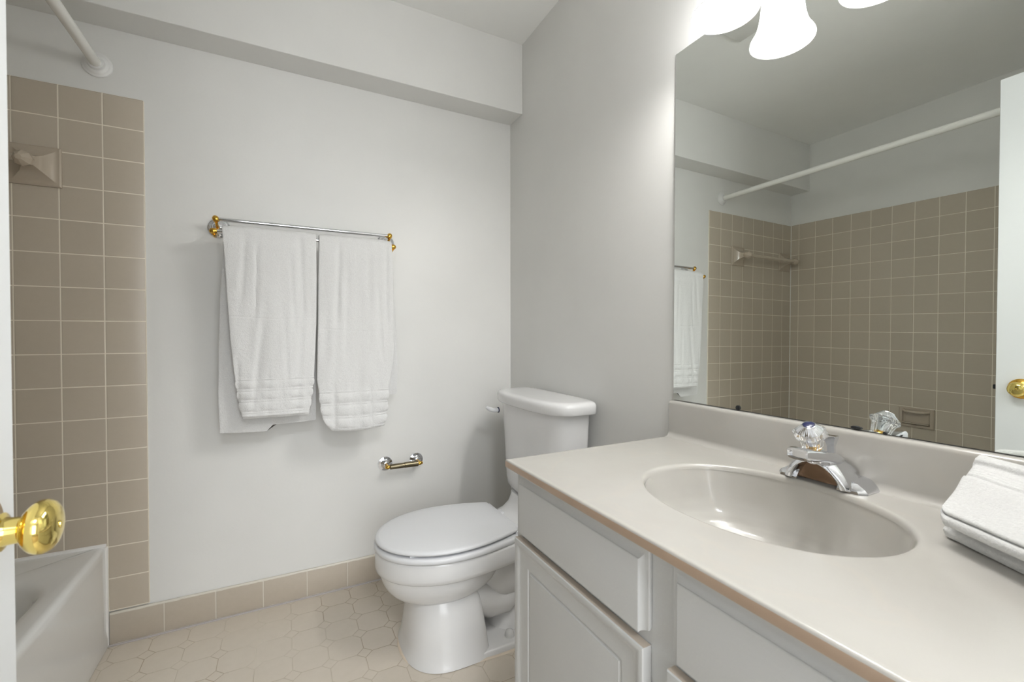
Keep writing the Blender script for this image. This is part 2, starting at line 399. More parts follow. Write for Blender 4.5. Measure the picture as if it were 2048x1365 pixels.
# ------------------------------------------------------------------ soap dish on the long tiled wall
sd = thing('soap_dish', 'beige ceramic soap dish recessed in the tiled wall, seen in the mirror', 'soap dish', (XL+TT, -0.742, 0.594))
def soap():
    x = XL+TT+0.0003; y0, y1, z0, z1 = -.822, -.662, .536, .650
    def rr(i, dx): return [Vector((x+dx, y, z)) for y, z in ((y0+i, z0+i), (y1-i, z0+i), (y1-i, z1-i), (y0+i, z1-i))]
    return loft([rr(0, 0), rr(0, .010), rr(.004, .014), rr(.016, .014), rr(.020, .006), rr(.028, .0015)], True, True)
mk('frame', soap(), M_ceramic, sd, smooth=False)
mk('grab_bar', tube([(XL+TT+.012, -.80, .632), (XL+TT+.032, -.785, .630), (XL+TT+.036, -.742, .628), (XL+TT+.032, -.70, .630), (XL+TT+.012, -.685, .632)], .0085, 12), M_ceramic, sd)
ty = []
for i in range(25):
    t = i/24; y = -.805+.126*t; d = .030+.012*math.exp(-((t-.5)/.06)**2)+.006*math.sin(PI*t); ty.append((y, d))
V = []; F = []
for (y, d) in ty: V += [Vector((XL+TT+.001, y, .556)), Vector((XL+TT+d, y, .559)), Vector((XL+TT+d+.003, y, .565)), Vector((XL+TT+d-.004, y, .568)), Vector((XL+TT+.001, y, .560))]
mk('tray', (V, [(i*5+j, i*5+(j+1) % 5, i*5+5+(j+1) % 5, i*5+5+j) for i in range(24) for j in range(5)]+[(0, 1, 2, 3, 4), (124, 123, 122, 121, 120)]), M_ceramic, sd, angle=50)
tag(mk('rust_stain', blot((XL+TT+.0006, -.045, .425), 0, .018, 1.3), simple('rust_stain', srgb(122, 88, 52), .6), smooth=False), 'brown rust stain on the tiles low in the tub corner', 'stain')

# ------------------------------------------------------------------ door
dr = thing('door', 'white door standing open at the left edge of the view', 'door', (-1.2505, -1.72, 0))
DXF = -1.233; DL = -1.3513
mk('door_leaf', box(DXF-.035, DXF, YF+.02, DL, .012, 1.957, .0015, 1), M_door, dr, smooth=False)
dr['kind'] = 'structure'; dr.name = 'door_1'; ORG['door_1'] = ORG['door']
KY, KZ = -1.413, 0.883
def kn(s, x):
    k = mk('door_knob', add(lathe([(.006, .0115), (.012, .0125), (.016, .0165), (.018, .0125), (.0215, .0115), (.0285, .0112), (.030, .0125), (.0315, .0165), (.0345, .0200), (.037, .0222), (.0405, .0236), (.0445, .0236), (.0490, .0210), (.0520, .0160), (.0535, .0100), (.0540, .003)], (x, KY, KZ), (s, 0, 0), 48)), M_knobbrass, dr)
    mk('rose_plate', lathe([(0, .033), (.002, .0335), (.005, .031), (.007, .022), (.010, .0175), (.012, .013)], (x+s*.0002, KY, KZ), (s, 0, 0), 48), M_brass, k)
    mk('lock_button', lathe([(.0535, .0035), (.0548, .0032), (.0550, .002)], (x, KY, KZ), (s, 0, 0), 16), M_knobbrass, k)
kn(1, DXF)
k2 = kn(-1, DXF-.035)
mk('latch', box(DXF-.026, DXF-.010, DL-.0005, DL+.010, KZ-.008, KZ+.008, .002, 1), M_black, dr, smooth=False)
for z in (.25, 1.0, 1.72): mk('hinge', lathe([(-.04, .006), (.04, .006)], (DXF-.0, YF+.014, z), (0, 0, 1), 12), M_brass, dr)

# ------------------------------------------------------------------ double towel rail
BXL, BXR, RZc = -1.2085, -.6040, 1.4535
U, L_ = Vector((0, -.0775, 1.4695)), Vector((0, -.1445, 1.4128))
rail = thing('towel_rail', 'chrome and brass double towel rail on the back wall', 'towel rail', ((BXL+BXR)/2, 0, RZc))
for x in (BXL, BXR):
    ro = mk('rosette', lathe([(0.0003, .0360), (.003, .0372), (.006, .0355), (.008, .031), (.009, .0300), (.011, .0292), (.0125, .0255), (.0135, .0245), (.016, .0235), (.018, .0195), (.021, .018), (.024, .014), (.028, .009)], (x, 0, RZc), (0, -1, 0), 48), M_chrome, rail)
    mk('arm', tube([(x, -.022, RZc), (x, -.042, RZc-.004), (x, -.062, RZc-.002), (x, -.072, RZc+.002), (x, U.y, U.z-.009)], [.0068, .006, .0052, .0048, .0055], 16), M_brass, rail)
    mk('arm', tube([(x, -.040, RZc-.006), (x, -.070, RZc-.030), (x, -.105, RZc-.052), (x, -.130, RZc-.054), (x, L_.y, L_.z-.008)], [.0062, .0056, .0050, .0050, .0058], 16), M_brass, rail)
    s = 1 if x == BXR else -1
    mk('finial', lathe([(-.011, .006), (-.008, .0095), (0, .0112), (.007, .0095), (.0115, .005), (.013, .001)], (x+s*.001, U.y, U.z), (s*.5, 0, 1), 24), M_brass, rail)
    mk('finial', lathe([(-.011, .007), (-.006, .0100), (0, .0108), (.006, .0098), (.0105, .0055), (.0125, .001)], (x+s*.001, L_.y, L_.z), (s, 0, 0), 24), M_brass, rail)
mk('upper_bar', tube([(BXL+.008, U.y, U.z), (BXR-.008, U.y, U.z)], .0066, 20), M_chrome, rail)
mk('lower_bar', tube([(BXL+.008, L_.y, L_.z), (BXR-.008, L_.y, L_.z)], .0066, 20), M_chrome, rail)

# ------------------------------------------------------------------ hanging towels
def interp(tab, z):
    tab = sorted(tab)
    if z <= tab[0][0]: return tab[0][1]
    for (a, b), (c, d) in zip(tab, tab[1:]):
        if z <= c: return b+(d-b)*sse((z-a)/(c-a)) if False else b+(d-b)*(z-a)/(c-a)
    return tab[-1][1]
def drape(path, NR=150):
    """path: list of dict(y,z,ny,nz,xl,xr,t,disp(x),dz(x))"""
    R = []
    for st in path:
        r = []; xc, hw = (st['xl']+st['xr'])/2, (st['xr']-st['xl'])/2
        for i in range(NR):
            a = 2*PI*i/NR; c, s = math.cos(a), math.sin(a)
            ux = math.copysign(abs(c)**0.72, c); un = math.copysign(abs(s)**0.55, s)
            # soft edge: superellipse-like flat cloth section
            x = xc+hw*ux; n = st['t']/2*un
            d = st['disp'](x, un)
            r.append(Vector((x, st['y']+st['ny']*(n+d), st['z']+st['nz']*(n+d)+st['dz'](x))))
        R.append(r)
    return loft(R)
def towel_mesh(front, back, zb_f, zb_b, ribs, creases, seed, tf=.020, tb=.015, bz=None, fz=None, zmid=1.118):
    st = []; rad = .0066+.0095
    def zline(z0, z1, n): return [z0+(z1-z0)*i/(n-1) for i in range(n)]
    def nz(x, z, s): return mnoise.noise(Vector((x*9+seed, z*2.5, s)))*.0055+mnoise.noise(Vector((x*34+seed, z*7, s+5)))*.0030
    # back part, from its hem up
    zs = zline(zb_b, L_.z-.01, 60)
    for i, z in enumerate(zs):
        f = sse((z-zb_b)/(.25)); endt = min(1, .06+i*.30)
        st.append(dict(y=L_.y+.019-.004*(1-f)+.012*(1-sse((z-zb_b)/.6)), z=z, ny=1, nz=0, xl=interp(back[0], z), xr=interp(back[1], z), t=tb*endt,
            disp=(lambda x, un, z=z: nz(x, z, 3.3)), dz=(lambda x, k=1-sse((z-zb_b)/.12): (bz(x) if bz else 0)*k)))
    # over the bar
    for i in range(1, 12):
        a = PI*i/12; k = i/12
        z = L_.z
        xl = interp(back[0], z)*(1-k)+interp(front[0], z)*k; xr = interp(back[1], z)*(1-k)+interp(front[1], z)*k
        st.append(dict(y=L_.y+rad*math.cos(a)*1.15, z=L_.z+.000+rad*math.sin(a), ny=math.cos(a), nz=math.sin(a), xl=xl, xr=xr, t=tb,
            disp=(lambda x, un: mnoise.noise(Vector((x*22+seed, 0, 1)))*.0012+.0012), dz=lambda x: mnoise.noise(Vector((x*8+seed, 3, 1)))*.003))
    # front part down to the hem
    zs = zline(L_.z-.008, zb_f, 300)
    for i, z in enumerate(zs):
        f = sse((L_.z-z)/.05); wv = 0; w_ = 0
        for (a, b, am) in ribs:
            if b <= z <= a:
                t = (a-z)/(a-b); wv = am*(math.sin(PI*t)**.6); w_ = 1
        k = sse((L_.z-z)/.25)
        low = sse((.96-z)/.2)
        def disp(x, un, z=z, k=k, wv=wv, low=low):
            d = nz(x, z, 7.7)*(.4+k*.8)
            for (cx, z1, z0, am, wd, sl) in creases:
                if z0-.05 < z < z1+.05:
                    e = sse((z-(z0-.05))/.08)*sse(((z1+.05)-z)/.08)
                    q = (x-cx-sl*(z-z0))/wd; d += -am*e*math.exp(-q*q)
            puff = .62+.5*math.sin(x*85+seed+3*mnoise.noise(Vector((x*14, seed, 0))))
            d += (wv*puff if un > 0 else 0)-.0010*math.exp(-((z-zmid-.004*math.sin(x*20))/.0022)**2)
            return d
        endt = min(1, .30+(len(zs)-1-i)*.18)
        ex = (.004*wv/.006)
        st.append(dict(y=L_.y-rad*1.15-.003*f-.012*sse((L_.z-z)/.7), z=z, ny=-1, nz=0, xl=interp(front[0], z)-ex, xr=interp(front[1], z)+ex, t=(tb+(tf-tb)*f)*endt,
            disp=disp, dz=(lambda x, q=sse((zb_f+.1-z)/.1): (fz(x) if fz else 0)*q)))
    return drape(st)
t1f = ([(.7700, -1.1265), (.805, -1.1352), (.866, -1.1425), (.9365, -1.152), (1.0406, -1.1615), (1.178, -1.169), (1.315, -1.1755), (1.42, -1.183)],
       [(.764, -.9183), (.8154, -.9112), (.852, -.9060), (.8989, -.9004), (1.0017, -.8946), (1.114, -.8905), (1.2636, -.888), (1.42, -.889)])
t1b = ([(.70, -1.2), (.74, -1.1995), (.8314, -1.2036), (1.0057, -1.2007), (1.18, -1.1949), (1.355, -1.1832), (1.42, -1.181)],
       [(.73, -.8912), (.886, -.8902), (1.42, -.889)])
ribs1 = [(.904, .900, .002), (.897, .871, .0048), (.867, .863, .0018), (.860, .833, .0052), (.829, .825, .0018), (.822, .792, .0048), (.788, .784, .0016), (.781, .770, .002)]
cr1 = [(-1.085, 1.36, 1.12, .0050, .006, .02), (-1.125, 1.39, 1.20, .0040, .009, .05), (-.935, 1.40, 1.14, .0055, .010, -.03), (-.962, 1.32, 1.10, .0035, .007, -.05), (-1.095, 1.08, .80, .0050, .010, .10), (-1.02, 1.08, .93, .0030, .009, .04), (-.955, 1.08, .79, .0040, .011, .05), (-.985, 1.12, .88, .0030, .006, -.04), (-1.14, .96, .80, .004, .008, 0), (-1.05, .92, .77, .004, .007, .03)]
tw = mk('hanging_towel', towel_mesh(t1f, t1b, .766, .7345, ribs1, cr1, 1.7, bz=lambda x: -.022*(1-sse((x+1.053)/.003))-.006*math.sin((x+1.2)*9)), M_towel, base=(-1.04, -.1445, 1.413))
tag(tw, 'white terry bath towel hanging on the left half of the double rail', 'towel', 'bath towels on the double rail')
t2f = ([(.700, -.840), (.7126, -.8531), (.7466, -.8721), (.7943, -.8788), (.8322, -.882), (.8891, -.8902), (1.0015, -.8878), (1.114, -.8845), (1.2636, -.8825), (1.40, -.879)],
       [(.70, -.6480), (.7364, -.6380), (.7966, -.6351), (.8366, -.6309), (.8964, -.6187), (.997, -.6060), (1.118, -.6065), (1.28, -.6075), (1.4195, -.6125)])
t2b = ([(.80, -.86), (1.42, -.879)], [(.80, -.5960), (.8203, -.5844), (.9131, -.5798), (1.037, -.5834), (1.2014, -.5948), (1.42, -.6115)])
ribs2 = [(.845, .841, .002), (.838, .802, .0054), (.798, .794, .0018), (.791, .756, .0056), (.752, .748, .0018), (.745, .712, .0052), (.708, .702, .0015)]
cr2 = [(-.820, 1.38, 1.12, .0065, .009, .04), (-.790, 1.30, 1.0, .0030, .010, .03), (-.655, 1.22, .98, .0040, .007, -.05), (-.74, 1.05, .86, .0025, .010, .02), (-.70, 1.38, 1.15, .0025, .012, 0), (-.635, 1.40, 1.12, .004, .008, 0), (-.83, .85, .71, .004, .008, 0), (-.77, .86, .71, .004, .007, .03), (-.70, .86, .71, .005, .008, -.02)]
tw = mk('hanging_towel', towel_mesh(t2f, t2b, .700, .812, ribs2, cr2, 6.1, zmid=1.075, fz=lambda x: -.010*math.sin((x+.85)*15)*1.0), M_towel, base=(-.745, -.1445, 1.413))
tag(tw, 'white terry bath towel hanging on the right half of the double rail', 'towel', 'bath towels on the double rail')

# ------------------------------------------------------------------ toilet paper holder
tp = thing('toilet_paper_holder', 'empty chrome and brass toilet paper holder low on the back wall', 'toilet paper holder', (-.542, 0, .499))
for x in (-.6105, -.4745):
    mk('rosette', lathe([(0.0003, .0300), (.003, .031), (.006, .0295), (.007, .0255), (.0095, .0248), (.0105, .0205), (.013, .0198), (.015, .0155), (.019, .013), (.022, .008)], (x, 0, .4985), (0, -1, 0), 40), M_chrome, tp)
    s = -1 if x < -.55 else 1
    mk('arm', tube([(x, -.018, .4985), (x, -.035, .4985), (x, -.050, .4985), (x, -.064, .4985)], [.0055, .0075, .0055, .0065], 16), M_brass, tp)
    mk('finial', lathe([(-.009, .006), (-.005, .0078), (.001, .0085), (.006, .007), (.009, .005), (.011, .006), (.0125, .003)], (x, -.066, .4985), (s, 0, 0), 20), M_brass, tp)
mk('roller', lathe([(0, .005), (.003, .0105), (.004, .0110), (.062, .0110), (.0625, .0100), (.064, .0100), (.0645, .0120), (.122, .0120), (.123, .007), (.126, .005)], (-.6055, -.066, .4985), (1, 0, 0), 28), M_roller, tp)

# ------------------------------------------------------------------ toilet
TY = -.475
toi = thing('toilet', 'white two-piece toilet with closed lid against the side wall by the vanity', 'toilet', (-.42, TY, 0))
def dring(z, xb, xf, hw, n=2.75, N=72, yc=-.466):
    """flat back at xb, bowed front at xf"""
    R = []
    for i in range(N):
        t = 2*PI*i/N; c, s = math.cos(t), math.sin(t)
        y = yc+hw*math.copysign(abs(s)**(2/n), s)
        if c > 0: x = xb-(xb-xf)*0.5+(xb-xf)*.5*abs(c)**(2/9.)
        else: x = xb-(xb-xf)*0.5-(xb-xf)*.5*abs(c)**(2/n)
        R.append(Vector((x, y, z)))
    return R
TKB = -.018
R = [dring(.432, TKB-.03, -.165, .185), dring(.426, TKB-.02, -.172, .19), dring(.4245, TKB-.02, -.17, .185)][:1]
R = [dring(.424, TKB-.03, -.155, .165), dring(.428, TKB-.01, -.176, .195), dring(.440, TKB, -.184, .208), dring(.47, TKB, -.188, .213), dring(.60, TKB, -.192, .222), dring(.72, TKB, -.196, .232), dring(.779, TKB, -.198, .238)]
mk('tank', loft(R), M_porc, toi, angle=60)
R = [dring(.7785, TKB+.006, -.206, .256), dring(.779, TKB+.010, -.211, .2625), dring(.783, TKB+.012, -.214, .2660), dring(.806, TKB+.012, -.2145, .2670), dring(.814, TKB+.011, -.213, .2655), dring(.8195, TKB+.008, -.208, .260), dring(.8225, TKB+.002, -.199, .250), dring(.8235, TKB-.01, -.185, .235), dring(.824, TKB-.04, -.14, .18)]
mk('tank_lid', loft(R), M_porc, toi, angle=60)
lv = mk('flush_lever', tube([(-.196, -.275, .740), (-.212, -.2755, .740), (-.219, -.270, .7405), (-.226, -.255, .7425), (-.2285, -.235, .745)], [.009, .0088, .0085, .0095, .0075], 16), M_seat, toi)
mk('lever_collar', lathe([(0, .012), (.003, .012), (.0035, .009)], (-.1945, -.275, .740), (-1, 0, 0), 20), M_blue, lv)['label'] = 'dark blue collar'
def eggr(z, xf, xb, w, wb, N=80, xm=-.50, yc=TY, nf=2.0):
    """egg outline: pointed-round front at xf, straight back of half width wb at xb"""
    P = []; K = N//2
    for i in range(K+1):                      # front half ellipse from +y side round the tip to -y side
        a = -PI/2+PI*i/K
        c_, s_ = math.cos(a), math.sin(a)
        P.append(Vector((xm-(xm-xf)*abs(c_)**(2/nf), yc-w*math.copysign(abs(s_)**(2/nf), s_)*-1, z)))
    L = []
    M_ = N//4
    for i in range(1, M_+1):
        t = i/M_; L.append((xm+(xb-xm)*t, w+(wb-w)*t**1.9))
    last = P[-1].y > yc
    sg = 1 if last else -1
    P += [Vector((x, yc+sg*h, z)) for x, h in L]
    P += [Vector((x, yc-sg*h, z)) for x, h in reversed(L)]
    return P
# closed lid
def eggstack(lv_, **kw): return loft([eggr(*a, **kw) for a in lv_])
mk('seat_lid', eggstack([(.3735, -.727, -.285, .180, .130), (.3742, -.732, -.282, .185, .134), (.3765, -.7355, -.280, .1885, .136), (.381, -.7355, -.279, .1885, .136), (.3855, -.732, -.280, .185, .134), (.3875, -.722, -.283, .175, .128), (.3890, -.68, -.30, .14, .10), (.3895, -.60, -.35, .07, .05)]), M_seat, toi, angle=60)
mk('seat', add(eggstack([(.3475, -.730, -.287, .185, .150), (.3485, -.736, -.285, .190, .152), (.352, -.739, -.284, .193, .153), (.361, -.739, -.284, .193, .153), (.3655, -.735, -.285, .189, .150), (.3672, -.727, -.288, .181, .145)]),
    box(-.288, -.262, TY-.14, TY+.14, .348, .378, .006, 3)), M_seat, toi, angle=60)
for s in (-1, 1): mk('hinge_cap', box(-.275, -.235, TY+s*.075-.018, TY+s*.075+.018, .349, .366, .006, 3), M_seat, toi)
for x, y in ((-.645, TY-.128), (-.645, TY+.128)): mk('bumper', box(x-.012, x+.012, y-.006, y+.006, .3665, .3745, .001, 1), M_seat, toi)
Rb = [(.346, -.70, -.27, .150, .120), (.347, -.726, -.262, .178, .150), (.345, -.731, -.258, .183, .153), (.338, -.7345, -.256, .186, .155), (.296, -.7365, -.256, .1865, .154), (.284, -.735, -.258, .1845, .150), (.279, -.730, -.262, .180, .145), (.2775, -.7235, -.27, .174, .139), (.277, -.66, -.30, .11, .10)]
def rndr(z, xf, xb, w, N=80, yc=TY):
    xm = xf+(xb-xf)*.52
    return [Vector((xm+math.cos(t)*((xb-xm) if math.cos(t) > 0 else (xm-xf)), yc+w*math.copysign(abs(math.sin(t))**.92, math.sin(t)), z)) for t in (2*PI*i/N for i in range(N))]
bw = mk('bowl', eggstack(Rb), M_porc, toi, angle=50)
mk('bowl_underside', loft([rndr(.285, -.722, -.300, .172), rndr(.262, -.7205, -.302, .171), rndr(.240, -.714, -.310, .165), rndr(.220, -.703, -.322, .156), rndr(.203, -.688, -.338, .143), rndr(.189, -.669, -.358, .127), rndr(.178, -.645, -.382, .108), rndr(.170, -.615, -.41, .085), rndr(.166, -.58, -.45, .05)]), M_porc, toi, angle=50)
# front pedestal column, flaring to the foot
def colr(z, xf, xb, w, n=2.6, yc=TY-.006, N=72):
    P = []
    for i in range(N):
        t = 2*PI*i/N; c, s = math.cos(t), math.sin(t)
        e = n if c < 0 else 7
        xm = xf+(xb-xf)*.62
        x = xm+(c and math.copysign(abs(c)**(2/e), c))*((xm-xf) if c < 0 else (xb-xm))
        P.append(Vector((x, yc+w*math.copysign(abs(s)**(2/(n if c < 0 else 7)), s), z)))
    return P
col = [colr(.205, -.622, -.420, .108), colr(.178, -.628, -.410, .122), colr(.14, -.634, -.404, .134), colr(.09, -.640, -.398, .147), colr(.05, -.645, -.394, .157), colr(.025, -.649, -.392, .164), colr(.010, -.655, -.390, .171), colr(.0015, -.657, -.390, .174)]
mk('pedestal', loft(col), M_porc, toi, angle=50)
# foot flange, trapway and the neck below the tank
def ftr(z, s): return [Vector(p) for p in colr(z, -.652+s, -.10-s, .174-s, 2.6)]
mk('foot', loft([ftr(.0015, 0), ftr(.010, 0), ftr(.018, .004), ftr(.022, .012)]), M_porc, toi, angle=50)
tr = [(-.46, TY, .20), (-.40, TY, .150), (-.35, TY, .115), (-.30, TY, .110), (-.255, TY, .135), (-.235, TY, .18), (-.215, TY, .235), (-.19, TY, .27)]
def ell_tube(path, rs, n=32):
    R = []; path = [Vector(p) for p in path]
    for i, p in enumerate(path):
        d = path[min(i+1, len(path)-1)]-path[max(i-1, 0)]; u, v = frame(d)
        # u lies across (y), v in plane
        R.append([p+u*(rs[i][0]*math.cos(a))+v*(rs[i][1]*math.sin(a)) for a in (2*PI*k/n for k in range(n))])
    return loft(R)
mk('trapway', add(loft([rndr(z, -.285-.145*k, -.285+.145*k, .118*k, 56) for z, k in ((.103, .15), (.106, .35), (.113, .55), (.128, .76), (.150, .90), (.180, .98), (.215, 1.0), (.250, .97), (.285, .90))]), ell_tube(tr, [(.11, .07), (.118, .075), (.118, .072), (.112, .068), (.105, .062), (.098, .058), (.10, .06), (.11, .06)]),
    loft([sell(-.23, TY, .018, .125, .125, 2.6), sell(-.23, TY, .05, .115, .098, 2.4), sell(-.225, TY, .09, .10, .085, 2.4), sell(-.22, TY, .16, .09, .08, 2.4)])), M_porc, toi, angle=60)
def neckr(z, xf, w): return [Vector(p) for p in colr(z, xf, -.022, w, 4.0, TY+.003)]
mk('neck', loft([neckr(.22, -.20, .085), neckr(.262, -.27, .12), neckr(.275, -.285, .135), neckr(.285, -.29, .148), neckr(.335, -.285, .150), neckr(.348, -.272, .148), neckr(.362, -.235, .142), neckr(.385, -.205, .140), neckr(.408, -.192, .145), neckr(.4235, -.186, .150)]), M_porc, toi, angle=60)
for s in (-1, 1): mk('bolt_cap', lathe([(0, .0165), (.010, .0155), (.018, .012), (.021, .006), (.0215, .001)], (-.315, TY-.006+s*.132, .0215), (0, 0, 1), 28), M_porc, toi)
mk('caulk_ring', loft([colr(.0002, -.6635, -.094, .1800), colr(.0025, -.6625, -.095, .1790), colr(.005, -.659, -.098, .1755), colr(.0055, -.65, -.1, .165)]), M_tancaulk, toi, angle=60)['label'] = 'tan caulk bead around the foot'

# ------------------------------------------------------------------ vanity cabinet
CF = -.515; CY0, CY1 = -2.095, -1.052; CZ = .7485
cabn = thing('vanity_cabinet', 'off-white painted vanity cabinet with panelled doors under the sink', 'cabinet', (-.26, -1.57, 0))
mk('body', add(box(CF, CF+.018, CY0, CY1, .095, CZ-.0002), box(CF+.018, -.001, CY1-.016, CY1, .095, CZ-.0002), box(CF+.018, -.001, CY0, CY0+.016, .095, CZ-.0002), box(CF+.018, -.001, CY0+.016, CY1-.016, .095, .111), box(-.010, -.001, CY0+.016, CY1-.016, .111, CZ-.0002), box(CF+.07, -.001, CY0+.001, CY1-.001, 0.0005, .095)), M_cab, cabn, smooth=False)
def front_panel(y0, y1, z0, z1, inner=False):
    """overlay front on the face frame (x=CF): coved drawer front, or door with a sunk centre panel"""
    def rr(i, x, top=None, bot=None):
        t = i if top is None else top; b = i if bot is None else bot
        return [Vector((x, y, z)) for y, z in ((y0+i, z0+b), (y1-i, z0+b), (y1-i, z1-t), (y0+i, z1-t))]
    if inner:
        return loft([rr(.001, CF-.0003), rr(0, CF-.002), rr(0, CF-.0165), rr(.0015, CF-.0185), rr(.005, CF-.0192), rr(.010, CF-.0185), rr(.016, CF-.0155), rr(.022, CF-.0135), rr(.029, CF-.0128), rr(.051, CF-.0128), rr(.054, CF-.0098), rr(.0565, CF-.0095), rr(.0600, CF-.0122), rr(.064, CF-.0125)])
    R = [rr(.001, CF-.0003, .001, .011), rr(0, CF-.002, 0, .0105), rr(0, CF-.0055, 0, .008), rr(.0015, CF-.0068, .002, .007)]
    for k in range(1, 8):
        a = k/7*PI/2; R.append(rr(.0015+.0130*math.sin(a), CF-.0068-.0078*(1-math.cos(a)), .002+.0185*math.sin(a), .007*(1-k/7)))
    R.append(rr(.0155, CF-.0152, .0215, .0008)); R.append(rr(.017, CF-.0154, .023, .0022))
    return loft(R)
def cabfront(name, y0, y1, z0, z1, inner):
    o = mk(name, front_panel(y0, y1, z0, z1, inner), [M_cab, M_tanedge], cabn, smooth=True, angle=22)
    if inner:
        for f in o.data.polygons:
            if f.normal.z > .9 and f.area > .003: f.material_index = 1
    return o
ZD0, ZD1 = .6105, .7415
cabfront('drawer', -1.4765, -1.072, ZD0, ZD1, False)
cabfront('door', -1.4755, -1.070, .125, .5955, True)
cabfront('false_drawer_front', -2.075, -1.5205, ZD0, ZD1, False)
cabfront('door', -1.7905, -1.5205, .125, .5955, True)
cabfront('door', -2.075, -1.7975, .125, .5955, True)

# ------------------------------------------------------------------ vanity top
vt = thing('sink_countertop', 'cream cultured marble vanity top with moulded oval sink and backsplash', 'countertop', (-.27, -1.57, CZ))
X0, X1, Y0, Y1, ZT, ZB = -.5417, .0005, -2.10, -1.0405, .7669, .7488
BX, BY, BA, BB = -.2565, -1.466, .1665, .2125
N = 160
angs = sorted(set([2*PI*i/N for i in range(N)]+[math.atan2(y-BY, x-BX) % (2*PI) for x in (X0, X1) for y in (Y0, Y1)]))
def rect_at(a, i=0.0):
    c, s = math.cos(a), math.sin(a); t = 1e9
    if c > 1e-9: t = min(t, (X1-BX)/c)
    if c < -1e-9: t = min(t, (X0+i-BX)/c)
    if s > 1e-9: t = min(t, (Y1-i-BY)/s)
    if s < -1e-9: t = min(t, (Y0-BY)/s)
    return Vector((BX+c*t, BY+s*t, 0))
def ell_at(a, k):
    c, s = math.cos(a), math.sin(a); n = 2.12
    r = (abs(c/(BA*k))**n+abs(s/(BB*k))**n)**(-1/n); return Vector((BX+c*r, BY+s*r, 0))
def zr(f, z): return [Vector((p.x, p.y, z)) for p in (f(a) for a in angs)]
Rs = [zr(lambda a: rect_at(a, .03), ZB), zr(lambda a: rect_at(a, .0005), ZB), zr(lambda a: rect_at(a, 0), ZB+.001), zr(lambda a: rect_at(a, 0), ZT-.004), zr(lambda a: rect_at(a, .0007), ZT-.0018), zr(lambda a: rect_at(a, .002), ZT-.0005), zr(lambda a: rect_at(a, .004), ZT), zr(lambda a: rect_at(a, .010), ZT)]
for k in (1.09, 1.045, 1.03): Rs.append(zr(lambda a, k=k: ell_at(a, k), ZT))
for k, d in ((1.014, .0003), (1.004, .0011), (.995, .0030), (.988, .0062), (.983, .0105)): Rs.append(zr(lambda a, k=k: ell_at(a, k), ZT-d))
V, F = loft(Rs, False, False)
slab = mk('counter_slab', (V, F), [M_marble, M_edge], vt, angle=50)
for f in slab.data.polygons:
    c = f.center+origin(vt)
    if c.z < ZT-.0035 and (c.x < X0+.0012 or (c.y > Y1-.0012)) and c.z > ZB+.0012: f.material_index = 1
prof = [(.983, .0105), (.974, .018), (.955, .032), (.93, .050), (.895, .070), (.84, .090), (.77, .106), (.67, .119), (.55, .128), (.42, .134), (.28, .137), (.14, .139)]
def bowlring(k, d):
    sh = (1-k)*.05
    return [Vector((p.x+sh, p.y, ZT-d)) for p in (ell_at(a, k) for a in angs)]
# sampled more finely with a smooth curve
pp = []
for i in range(len(prof)-1):
    for j in range(3):
        t = j/3; pp.append((prof[i][0]*(1-t)+prof[i+1][0]*t, prof[i][1]*(1-t)+prof[i+1][1]*t))
pp.append(prof[-1])
mk('sink_basin', loft([bowlring(k, d) for k, d in pp], False, True), M_marble, vt, angle=60)
mk('drain', lathe([(0, .023), (.002, .023), (.003, .019), (.0015, .016), (.004, .014), (.005, .002)], (BX+.043, BY, ZT-.1395), (0, 0, 1), 28), M_chrome, vt)
# backsplash with rounded top and coved foot
SF = -.0225; SZ = .8685
sec = [(.0005, ZT-.001), (SF-.0165, ZT-.0004)]+[(SF-.0155+.0155*math.cos(a), ZT+.0157+.0155*math.sin(a)) for a in (-PI/2+PI/2*i/8 for i in range(9))]+[ (SF, SZ-.009), (SF+.001, SZ-.005), (SF+.0035, SZ-.0018), (SF+.007, SZ-.0003), (SF+.010, SZ), (.0005, SZ)]
def secr(y, k=0): return [Vector((min(x+k*(1 if x < -.001 else 0), .0005), y, z-k*.5*(1 if z > ZT+.05 else 0))) for x, z in sec]
mk('backsplash', loft([secr(Y1-.0, .004), secr(Y1-.0012, .0015), secr(Y1-.004, 0), secr(Y0, 0)]), M_marble, vt, angle=35)

# ------------------------------------------------------------------ mirror
mir = thing('wall_mirror', 'large frameless wall mirror above the sink', 'mirror', (0, -1.57, .87))
def mpx(y, z): return -.0030+.0019*(y+1.2)+.0049*(z-1.2)
MY1, MY0, MZ0, MZ1 = -1.0435, -2.095, .8705, 1.8532
V = [Vector((mpx(y, z)+d, y, z)) for d in (0, .0030) for y, z in ((MY0, MZ0), (MY1, MZ0), (MY1, MZ1), (MY0, MZ1))]
g = mk('mirror_glass', (V, [(0, 1, 2, 3), (4, 5, 6, 7), (0, 1, 5, 4), (1, 2, 6, 5), (2, 3, 7, 6), (3, 0, 4, 7)]), [M_mirror, M_medge], mir, smooth=False)
for i, f in enumerate(g.data.polygons): f.material_index = 0 if abs(f.normal.x) > .9 else 1
for k, (y, hw, h) in enumerate(((-1.2476, .0058, .0105), (-1.501, .0095, .006), (-1.5475, .0035, .004))):
    o = mk('mirror_clip', lathe([(0, hw), (.0022, hw), (.003, hw*.8)], (0, 0, 0), (-1, 0, 0), 16), M_black); tag(o, ('round black mirror clip left of the faucet' if k == 0 else 'wide black mirror clip right of the faucet' if k == 1 else 'tiny black mirror clip nearest the faucet reflection'), 'mirror clip', 'clips along the bottom of the mirror')
    o.location = (mpx(y, .875)-.0002, y, MZ0+h*.45); o.scale = (1, 1, h/(2*hw)*1.2)

